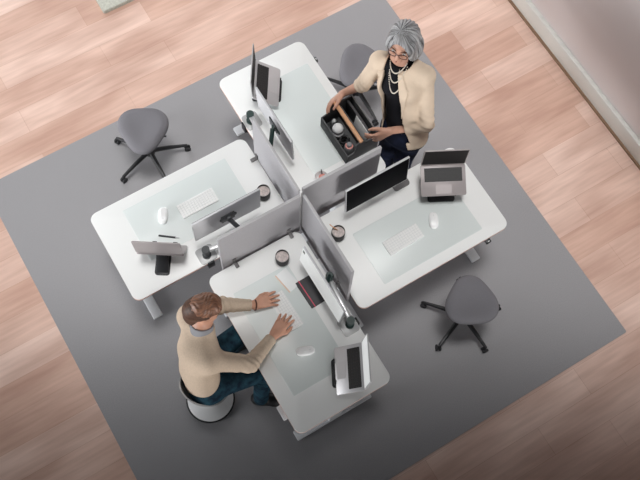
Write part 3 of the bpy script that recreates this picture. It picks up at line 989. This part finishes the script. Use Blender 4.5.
def face_parts(at, M, s, parent, brow, skin_off=0.0):
    R = Matrix(M.tolist())
    off = Vector(parent.location)
    for q in (-1, 1):
        e = MB().sphere(Vector(at(q * 0.031, 0.0815, 0.004)) - off, (0.0135 * s, 0.008 * s, 0.0085 * s), 14, R).build('eye', M_EYEW, parent)
        MB().sphere(Vector(at(q * 0.031, 0.0885, 0.003)) - off, (0.0058 * s, 0.003 * s, 0.0058 * s), 12, R).build('iris', M_IRIS, e)
        MB().tube([Vector(at(q * 0.014, 0.0965, 0.023)) - off, Vector(at(q * 0.031, 0.0930, 0.029)) - off, Vector(at(q * 0.050, 0.0805, 0.024)) - off], [0.003, 0.0035, 0.002], 8).build('eyebrow', brow, parent)
    MB().tube([Vector(at(-0.021, 0.090, -0.060)) - off, Vector(at(0, 0.0985, -0.0575)) - off, Vector(at(0.021, 0.090, -0.060)) - off], [0.002, 0.005, 0.002], 8).build('upper_lip', M_LIP, parent)
    MB().tube([Vector(at(-0.019, 0.090, -0.0615)) - off, Vector(at(0, 0.0985, -0.0655)) - off, Vector(at(0.019, 0.090, -0.0615)) - off], [0.002, 0.0055, 0.002], 8).build('lower_lip', M_LIP, parent)

def half(p, n):
    """negative on the side n points to"""
    p = np.array(p, float); n = nrm(n)
    return lambda X: -((X - p) @ n)

# ---- the seated man
def build_man():
    root = empty('person', (-1.07, -0.59, 0.49), 0)
    tag(root, 'man with short auburn hair in a beige jumper and jeans, seated and typing', 'person')
    pel = P3(-1.085, 0.590, 0.575)
    mid = P3(-1.085, 0.560, 0.76)
    che = P3(-1.040, 0.500, 0.93)
    nek = P3(-0.957, 0.418, 1.085)
    hd = P3(-0.908, 0.358, 1.205)
    lsh, rsh = P3(-0.985, 0.300, 1.005), P3(-1.015, 0.605, 0.985)
    lel, rel = P3(-0.765, 0.285, 0.845), P3(-0.795, 0.720, 0.845)
    lwr, rwr = P3(-0.570, 0.372, 0.765), P3(-0.560, 0.615, 0.768)
    lhip, rhip = P3(-1.045, 0.50, 0.575), P3(-1.06, 0.665, 0.575)
    lkn, rkn = P3(-0.700, 0.425, 0.545), P3(-0.715, 0.735, 0.535)
    lan, ran = P3(-0.770, 0.375, 0.095), P3(-0.785, 0.800, 0.095)
    fdir = nrm(P3(0.95, 0.10, 0))
    ldir, rdir = nrm(P3(0.95, 0.05, 0)), nrm(P3(0.80, 0.55, 0))
    hf = P3(0.90, 0.34, -0.22)
    hup = P3(0.22, 0.06, 0.95)
    # body: one continuous surface
    v = Vol((-1.35, -1.02, -0.01), (-0.35, -0.14, 1.36), 0.006)
    v.chain([pel, mid, che], [0.11, 0.11, 0.115], 0.03)
    v.cone(che, nek, 0.10, 0.065, 0.03); v.cone(nek - (0, 0, 0.02), hd - nrm(hup) * 0.03, 0.060, 0.058, 0.025)
    v.cone(lsh, rsh, 0.055, 0.055, 0.04)
    for a, e, w in ((lsh, lel, lwr), (rsh, rel, rwr)):
        v.cone(a, e, 0.046, 0.038, 0.02); v.cone(e, w, 0.038, 0.027, 0.02)
    for a, e, w in ((lhip, lkn, lan), (rhip, rkn, ran)):
        v.cone(a, e, 0.070, 0.050, 0.03); v.cone(e, w, 0.048, 0.035, 0.02); v.cone(w - (0, 0, 0.03), w + (rdir if a is rhip else ldir) * 0.12 - (0, 0, 0.052), 0.033, 0.026, 0.02)
    at, M = head(v, hd, hf, hup, 1.04, True)
    hand(v, lwr, P3(1, 0.16, -0.10), (0, 0, -1), 1, 0.26, 0.16, 1.12)
    hand(v, rwr, P3(0.92, -0.46, -0.10), (0, 0, -1), -1, 0.26, 0.16, 1.12)
    body = v.mesh('body', M_SKIN, root)
    face_parts(at, M, 1.04, root, M_HAIRS)
    # jumper
    v = Vol((-1.36, -0.95, 0.48), (-0.45, -0.12, 1.16), 0.006)
    v.chain([P3(-1.095, 0.60, 0.60), mid, che], [0.150, 0.146, 0.152], 0.04, (fdir, 0.80))
    v.cone(che, nek - (0, 0, 0.05), 0.135, 0.075, 0.05, (fdir, 0.85))
    v.cone(lsh, rsh, 0.074, 0.074, 0.06); v.cone(lsh, nek - (0, 0, 0.02), 0.066, 0.062, 0.04); v.cone(rsh, nek - (0, 0, 0.02), 0.066, 0.062, 0.04)
    for a, e, w in ((lsh, lel, lwr), (rsh, rel, rwr)):
        v.cone(a, e, 0.070, 0.055, 0.035)
        wc = w + (e - w) * 0.14
        v.cone(e, wc, 0.054, 0.038, 0.02)
        v.cone(wc, w + (e - w) * 0.10, 0.040, 0.040, 0.004)
        d = nrm(w - e)
        v.disp(lambda X, e=e, d=d: (0.0045 * np.sin(((X - e) @ d) * 150 + 5 * X[..., 1] * 8) * np.exp(-((X - e) ** 2).sum(-1) / 0.010)).astype(np.float32), e - 0.2, e + 0.2)
        v.cut(half(w + (e - w) * 0.12, w - e), w - 0.12, w + 0.12)
    hem = P3(-1.10, 0.60, 0.555)
    hn = np.array([0.10, 0.0, -1.0])
    v.cut(half(hem, hn))
    nb = nek + nrm(hd - nek) * 0.012
    v.cut(lambda X: np.maximum(np.linalg.norm(X - nb, axis=-1) - 0.074, -((X - nek) @ nrm(hd - nek)) - 0.0))
    v.mesh('jumper', M_KNIT, root)
    # shirt collar
    v = Vol(nek - 0.13, nek + 0.13, 0.005)
    ax = nrm(hd - nek)
    v.cone(nek - ax * 0.035, nek + ax * 0.022, 0.078, 0.071, 0.01)
    v.cut(lambda X: np.linalg.norm((X - nek) - ((X - nek) @ ax)[..., None] * ax, axis=-1) - 0.060)
    v.cut(half(nek + ax * 0.026, ax)); v.cut(half(nek - ax * 0.04, -ax))
    v.mesh('collar', M_COLLAR, root)
    # hair: long textured top, short sides
    s = 1.04
    c = hd
    v = Vol(hd - 0.19, hd + 0.19, 0.004)
    gro = lambda P: (0.0024 * np.sin(P[..., 0] * 150 + 9 * np.sin(P[..., 1] * 38) + P[..., 2] * 60)).astype(np.float32)
    v.ell(at(0, 0.012, 0.060), np.array([0.078, 0.102, 0.080]) * s, M, 0.0, gro)
    v.cut(lambda X: ((X - at(0, 0.0, 0.062)) @ nrm(M[:, 2] * 1.0 - M[:, 1] * 0.05)))
    v.cut(lambda X: -((X - at(0, 0.098, 0.05)) @ M[:, 1]))
    v.mesh('hair', M_HAIRM, root, 1, lambda V: np.stack([((V - c) @ M[:, 0]) * 110 + 1.2 * np.sin(((V - c) @ M[:, 1]) * 40), ((V - c) @ M[:, 1]) * 22, ((V - c) @ M[:, 2]) * 20], -1))
    v = Vol(hd - 0.19, hd + 0.19, 0.004)
    v.ell(at(0, -0.012, 0.026), np.array([0.080, 0.099, 0.088]) * s, M, 0.01)
    v.cone(at(0, -0.060, 0.0), at(0, -0.040, -0.095), 0.062 * s, 0.066 * s, 0.02)
    def shortcut(X):
        Q = X - c
        y = Q @ M[:, 1]; z = Q @ M[:, 2]
        return np.minimum(np.maximum(-(y - 0.030), -(z + 0.20)), np.maximum(-(y - 0.012), z - 0.022))
    v.cut(shortcut)
    v.cut(lambda X: ((X - at(0, -0.06, -0.104)) @ (M[:, 2] + 0.25 * M[:, 1])))
    v.mesh('short_side_hair', M_HAIRS, root)
    # beard
    v = Vol(hd - 0.19, hd + 0.19, 0.004)
    v.cone(at(0, 0.030, -0.033), at(0, 0.060, -0.090), 0.0635 * s, 0.034 * s, 0.03)
    for q in (-1, 1):
        v.cone(at(q * 0.053, 0.0, -0.030), at(q * 0.031, 0.056, -0.089), 0.0245 * s, 0.0205 * s, 0.03)
    v.cone(at(0, 0.076, -0.062), at(0, 0.080, -0.084), 0.0235 * s, 0.022 * s, 0.02)
    def bcut(X):
        Q = X - c; y = Q @ M[:, 1]; z = Q @ M[:, 2]; x = np.abs(Q @ M[:, 0])
        a = (-0.030 - 0.35 * np.maximum(0, y - 0.0)) * s
        return -(z - a)
    v.cut(bcut)
    v.cut(lambda X: np.linalg.norm(((X - at(0, 0.098, -0.061)) @ M) / np.array([0.026, 0.02, 0.0085]), axis=-1) - 1.0)
    v.cut(lambda X: ((X - at(0, 0.0, 0)) @ M[:, 1]) + 0.014)
    v.mesh('beard', M_BEARD, root)
    # trousers
    v = Vol((-1.32, -1.0, 0.06), (-0.52, -0.22, 0.74), 0.006)
    v.cone(P3(-1.09, 0.525, 0.585), P3(-1.10, 0.655, 0.585), 0.118, 0.118, 0.04)
    v.cone(pel, P3(-1.085, 0.58, 0.66), 0.13, 0.128, 0.04, (fdir, 0.85))
    for a, e, w in ((lhip, lkn, lan), (rhip, rkn, ran)):
        v.cone(a, e, 0.092, 0.070, 0.05); v.cone(e, w - (0, 0, 0.02), 0.068, 0.054, 0.02)
        v.disp(lambda X, e=e: (0.003 * np.sin(X[..., 2] * 130 + X[..., 1] * 60) * np.exp(-((X - e) ** 2).sum(-1) / 0.02)).astype(np.float32), e - 0.2, e + 0.2)
    v.cut(half((0, 0, 0.072), (0, 0, -1)))
    v.mesh('jeans', M_JEANS, root)
    for w, d in ((lan, nrm(P3(0.95, 0.05, 0))), (ran, nrm(P3(0.80, 0.55, 0)))):
        v = Vol(w - 0.25, w + 0.25, 0.006)
        a = np.array([w[0], w[1], 0.0])
        sd = np.array([-d[1], d[0], 0])
        v.cone(a - d * 0.03 + (0, 0, 0.045), a + d * 0.10 + (0, 0, 0.040), 0.045, 0.047, 0.02)
        v.cone(a + d * 0.10 + (0, 0, 0.036), a + d * 0.165 + (0, 0, 0.032), 0.045, 0.034, 0.02)
        v.cone(w + (0, 0, 0.03), a + (0, 0, 0.05), 0.048, 0.048, 0.02)
        v.cut(half((0, 0, 0.004), (0, 0, -1))); v.cut(half((0, 0, 0.125), (0, 0, 1)))
        v.mesh('shoe', M_SHOE, root)
    # watch strap on the left wrist
    d = nrm(lwr - lel)
    cc = lwr + d * 0.004; x = nrm(np.cross(d, (0, 0, 1))); y = np.cross(x, d)
    pts = [Vector(cc + x * 0.0335 * math.cos(t) + y * 0.031 * math.sin(t)) - root.location for t in np.linspace(0, 2 * PI, 24, endpoint=False)]
    MB().tube(pts, 0.0055, 8, closed=True).build('bracelet', M_STRAP, root)
    return root
build_man()

# ---- the standing woman
def build_woman():
    root = empty('person', (0.95, 0.20, 0.0), 0)
    tag(root, 'woman with grey bobbed hair and glasses in a cream blazer, standing and holding the caddy', 'person')
    pel = P3(0.945, -0.165, 0.88)
    wai = P3(0.955, -0.235, 1.07)
    che = P3(0.985, -0.335, 1.27)
    nek = P3(1.005, -0.408, 1.435)
    hd = P3(1.028, -0.455, 1.553)
    rsh, lsh = P3(0.892, -0.495, 1.375), P3(1.092, -0.254, 1.375)
    rel, lel = P3(0.800, -0.525, 1.110), P3(1.022, -0.060, 1.085)
    rwr, lwr = P3(0.685, -0.590, 0.985), P3(0.815, -0.180, 0.985)
    lhip, rhip = P3(0.990, -0.125, 0.86), P3(0.915, -0.240, 0.86)
    lkn, rkn = P3(0.955, -0.125, 0.48), P3(0.895, -0.255, 0.48)
    lan, ran = P3(0.985, -0.115, 0.09), P3(0.935, -0.265, 0.09)
    tz = nrm(che - pel); fdir = nrm(P3(-0.80, 0.60, 0.0)); fdir = nrm(fdir - tz * (fdir @ tz))
    side = nrm(np.cross(fdir, tz))          # her right
    hf = P3(-0.78, 0.58, 0.10); hup = P3(0.06, -0.05, 0.99)
    S = 1.12
    v = Vol((0.48, -0.05, -0.01), (1.30, 0.78, 1.76), 0.006)
    v.chain([pel, wai, che], [0.12, 0.095, 0.11], 0.04, (fdir, 0.75))
    v.cone(che, nek, 0.085, 0.05, 0.03); v.cone(nek - (0, 0, 0.03), hd - nrm(hup) * 0.04, 0.047, 0.050, 0.025)
    v.cone(lsh, rsh, 0.045, 0.045, 0.04)
    for a, e, w in ((lsh, lel, lwr), (rsh, rel, rwr)):
        v.cone(a, e, 0.042, 0.036, 0.02); v.cone(e, w, 0.037, 0.025, 0.02)
    for a, e, w in ((lhip, lkn, lan), (rhip, rkn, ran)):
        v.cone(a, e, 0.068, 0.046, 0.03); v.cone(e, w, 0.046, 0.032, 0.02); v.cone(w, w + np.array([fdir[0], fdir[1], 0]) * 0.10 - (0, 0, 0.045), 0.032, 0.028, 0.02)
    at, M = head(v, hd, hf, hup, S, False)
    hand(v, lwr, P3(-0.84, -0.22, -0.42), P3(-0.30, -0.75, -0.35), -1, 0.42, 0.22, 1.12, 0.8)
    hand(v, rwr, P3(-0.92, 0.10, -0.28), P3(0.0, 0.85, -0.55), 1, 0.45, 0.10, 1.10, 0.7)
    v.mesh('body', M_SKINW, root)
    face_parts(at, M, S, root, M_HAIRS)
    off = Vector(root.location)
    # spectacles
    g = MB()
    for q in (-1, 1):
        pts = []
        for t in np.linspace(0, 2 * PI, 22, endpoint=False):
            cx, cz = 0.0235 * math.copysign(abs(math.cos(t)) ** 0.8, math.cos(t)), 0.0185 * math.copysign(abs(math.sin(t)) ** 0.8, math.sin(t))
            pts.append(Vector(at(q * 0.033 + cx, 0.106 - 0.10 * abs(q * 0.033 + cx), 0.001 + cz)) - off)
        g.tube(pts, 0.0027, 6, closed=True)
        g.tube([Vector(at(q * 0.056, 0.1005, 0.008)) - off, Vector(at(q * 0.078, 0.06, 0.010)) - off, Vector(at(q * 0.083, -0.005, 0.006)) - off], 0.0022, 6)
    g.tube([Vector(at(-0.0095, 0.105, 0.005)) - off, Vector(at(0, 0.108, 0.007)) - off, Vector(at(0.0095, 0.105, 0.005)) - off], 0.0024, 6)
    g.build('spectacles', M_GLASSF, root)
    # grey bob
    v = Vol(hd - 0.21, hd + 0.21, 0.004)
    def gro(P):
        a = np.arctan2(P[..., 0] - 0.02, P[..., 1] - 0.02)
        return (0.0035 * np.sin(a * 26 + 3 * np.sin(P[..., 2] * 40))).astype(np.float32)
    v.ell(at(0.004, -0.012, 0.032), np.array([0.089, 0.107, 0.094]) * S, M, 0.0, gro)
    for q in (-1, 1):
        w = 1.18 if q == -1 else 1.0
        v.ell(at(q * 0.058 * w, -0.020, -0.040), np.array([0.040 * w, 0.074, 0.080]) * S, M, 0.03, gro)
        v.ell(at(q * 0.068, 0.046, 0.020), np.array([0.024, 0.036, 0.066]) * S, M, 0.02, gro)
    v.ell(at(0, -0.062, -0.035), np.array([0.082, 0.050, 0.075]) * S, M, 0.03, gro)
    v.cone(at(0.030, 0.070, 0.098), at(-0.062, 0.078, 0.050), 0.022, 0.018, 0.02)
    v.cone(at(-0.062, 0.076, 0.050), at(-0.080, 0.050, -0.040), 0.018, 0.016, 0.02)
    def fcut(X):
        Q = ((X - at(0.004, 0.120, -0.030)) @ M) / S
        return np.linalg.norm(Q / np.array([0.060, 0.105, 0.108]), axis=-1) - 1.0
    v.cut(lambda X: fcut(X) * 0.06)
    v.cut(lambda X: ((X - at(0, 0, -0.104)) @ M[:, 2]))
    def strand(V):
        P = (V - hd) @ M
        part = 0.030
        a = np.arctan2(P[:, 0] - part, P[:, 1] - 0.03)
        d = np.linalg.norm(P - np.array([part, 0.03, 0.11]), axis=-1)
        return np.stack([np.cos(a) * 9, np.sin(a) * 9, d * 9], -1)
    v.mesh('hair', M_HAIRW, root, 1, strand)
    # black top
    v = Vol((0.70, -0.02, 0.85), (1.28, 0.72, 1.56), 0.006)
    v.chain([P3(0.945, -0.180, 0.93), wai, che], [0.138, 0.118, 0.138], 0.04, (fdir, 0.76))
    v.cone(che, nek - (0, 0, 0.03), 0.115, 0.06, 0.04, (fdir, 0.8)); v.cone(lsh, rsh, 0.056, 0.056, 0.05)
    for q in (-1, 1):
        v.ell(che + side * 0.062 * q + fdir * 0.062 - tz * 0.015, (0.058, 0.058, 0.058), None, 0.04)
    v.cone(nek - (0, 0, 0.04), nek + nrm(hd - nek) * 0.045, 0.064, 0.060, 0.02)
    v.cut(half(P3(0.945, -0.180, 0.945), -tz))
    v.cut(half(nek + nrm(hd - nek) * 0.048, hd - nek))
    v.mesh('black_top', M_TOPW, root)
    # blazer: open shell with sleeves
    v = Vol((0.62, -0.05, 0.68), (1.34, 0.78, 1.52), 0.006)
    v.chain([P3(0.935, -0.125, 0.76), P3(0.945, -0.175, 0.90), wai, che], [0.168, 0.158, 0.146, 0.163], 0.04, (fdir, 0.80))
    v.cone(che, nek - (0, 0, 0.035), 0.14, 0.075, 0.05, (fdir, 0.85))
    v.cone(lsh, rsh, 0.062, 0.062, 0.05); v.cone(lsh, nek - (0, 0, 0.03), 0.060, 0.06, 0.04); v.cone(rsh, nek - (0, 0, 0.03), 0.062, 0.06, 0.04)
    # hollow
    inner = Vol((0.62, -0.05, 0.68), (1.34, 0.78, 1.52), 0.006)
    inner.chain([P3(0.935, -0.120, 0.66), P3(0.945, -0.175, 0.90), wai, che], [0.152, 0.140, 0.127, 0.144], 0.04, (fdir, 0.80))
    inner.cone(che, nek + (0, 0, 0.05), 0.118, 0.058, 0.04, (fdir, 0.85))
    for q in (-1, 1):
        inner.ell(che + side * 0.062 * q + fdir * 0.062 - tz * 0.015, (0.062, 0.062, 0.062), None, 0.04)
        v.ell(che + side * 0.066 * q + fdir * 0.066 - tz * 0.015, (0.070, 0.070, 0.070), None, 0.05)
    v.F = np.maximum(v.F, -inner.F)
    # front opening: wedge, wide at the breast, its edges falling to the hem
    shell = v.F.copy()
    OC = 0.046
    OW = lambda z: np.maximum(np.where(z > 0.0, 0.080 - 0.20 * z, np.where(z > -0.22, 0.080 + 0.02 * (-z), 0.0844 + 0.08 * (-z - 0.22))), 0.035)
    def opening(X):
        Q = X - che
        return np.maximum(np.abs(Q @ side - OC) - OW(Q @ tz), -(Q @ fdir))
    v.cut(opening)
    v.cut(lambda X: np.linalg.norm(X - (nek + nrm(hd - nek) * 0.05), axis=-1) - 0.088)
    # sleeves
    for a, e, w, cut in ((lsh, lel, lwr, 0.42), (rsh, rel, rwr, 0.74)):
        v.cone(a, e, 0.059, 0.052, 0.018)
        wc = e + (w - e) * (1 - cut)
        v.cone(e, wc, 0.052, 0.045, 0.012)
        d = nrm(w - e); da = nrm(e - a)
        v.disp(lambda X, e=e, da=da: (0.0035 * np.sin(((X - e) @ da) * 130 + ((X - e) @ side) * 60) * np.exp(-((X - e) ** 2).sum(-1) / 0.016)).astype(np.float32), e - 0.22, e + 0.22)
        v.cut(half(wc, w - e), wc - 0.085, wc + 0.085)
    v.cut(half(P3(0.935, -0.125, 0.845), -nrm(tz + np.array([0, 0, 0.6]))))
    v.mesh('blazer', M_BLAZER, root)
    # lapels
    def lapel_band(X, q):
        Q = X - che
        f = Q @ fdir; x = (Q @ side - OC) * q; z = Q @ tz
        w = np.interp(z, [-0.20, 0.03, 0.06, 0.13], [0.0, 0.062, 0.046, 0.030])
        return np.maximum.reduce([OW(z) - 0.004 - x, x - OW(z) - w, -(f - 0.02), z - 0.13, -0.21 - z])
    grid = v._win(v.lo, v.lo + v.h * v.n)[1]
    for q in (-1, 1):
        lp = Vol((0.62, -0.05, 0.68), (1.34, 0.78, 1.52), 0.006)
        lp.F = np.maximum(shell - 0.007, lapel_band(grid, q)).astype(np.float32)
        lp.mesh('lapel', M_BLAZER, root)
    # jeans and belt
    v = Vol((0.70, -0.05, 0.05), (1.22, 0.50, 1.02), 0.006)
    v.cone(lhip, rhip, 0.105, 0.105, 0.04); v.cone(pel - tz * 0.02, pel + tz * 0.085, 0.138, 0.126, 0.04, (fdir, 0.78))
    for a, e, w in ((lhip, lkn, lan), (rhip, rkn, ran)):
        v.cone(a, e, 0.092, 0.066, 0.03); v.cone(e, w + (0, 0, 0.03), 0.064, 0.054, 0.02)
    v.cut(half((0, 0, 0.085), (0, 0, -1))); v.cut(half(pel + tz * 0.085, tz))
    v.mesh('jeans', M_JEANSW, root)
    v = Vol(pel - 0.25, pel + 0.30, 0.006)
    v.cone(pel + tz * 0.03, pel + tz * 0.12, 0.137, 0.133, 0.0, (fdir, 0.78))
    v.cut(half(pel + tz * 0.088, tz)); v.cut(half(pel + tz * 0.060, -tz))
    v.mesh('belt', M_STRAP, root)
    f2 = nrm([fdir[0], fdir[1], 0])
    for w in (lan, ran):
        v = Vol(w - 0.25, w + 0.25, 0.006)
        a = np.array([w[0], w[1], 0.0])
        v.cone(a - f2 * 0.03 + (0, 0, 0.04), a + f2 * 0.09 + (0, 0, 0.036), 0.040, 0.042, 0.02)
        v.cone(a + f2 * 0.09 + (0, 0, 0.034), a + f2 * 0.15 + (0, 0, 0.028), 0.040, 0.030, 0.02)
        v.cone(w + (0, 0, 0.02), a + (0, 0, 0.05), 0.042, 0.042, 0.02)
        v.cut(half((0, 0, 0.004), (0, 0, -1))); v.cut(half((0, 0, 0.115), (0, 0, 1)))
        v.mesh('shoe', M_SHOE, root)
    # bead necklaces
    for i, (drop, wid) in enumerate(((0.055, 0.062), (0.105, 0.066), (0.165, 0.070))):
        m = MB()
        n = 40
        for k in range(n + 1):
            t = (k / n * 2 - 1) * 0.93
            y = 1 - t * t
            p = nek + tz * (0.018 - 0.01 * i) + side * (0.008 + wid * t * (1 if abs(t) < 0.75 else 1)) * 1.0 - tz * drop * (y ** 0.7) + fdir * (0.020 + 0.085 * y ** 0.6 + 0.022 * y * (i + 0.3))
            m.sphere(Vector(p) - off, 0.0042, 8)
        m.build('necklace', M_PEARL, root)
    return root
build_woman()
bpy.context.view_layer.update()
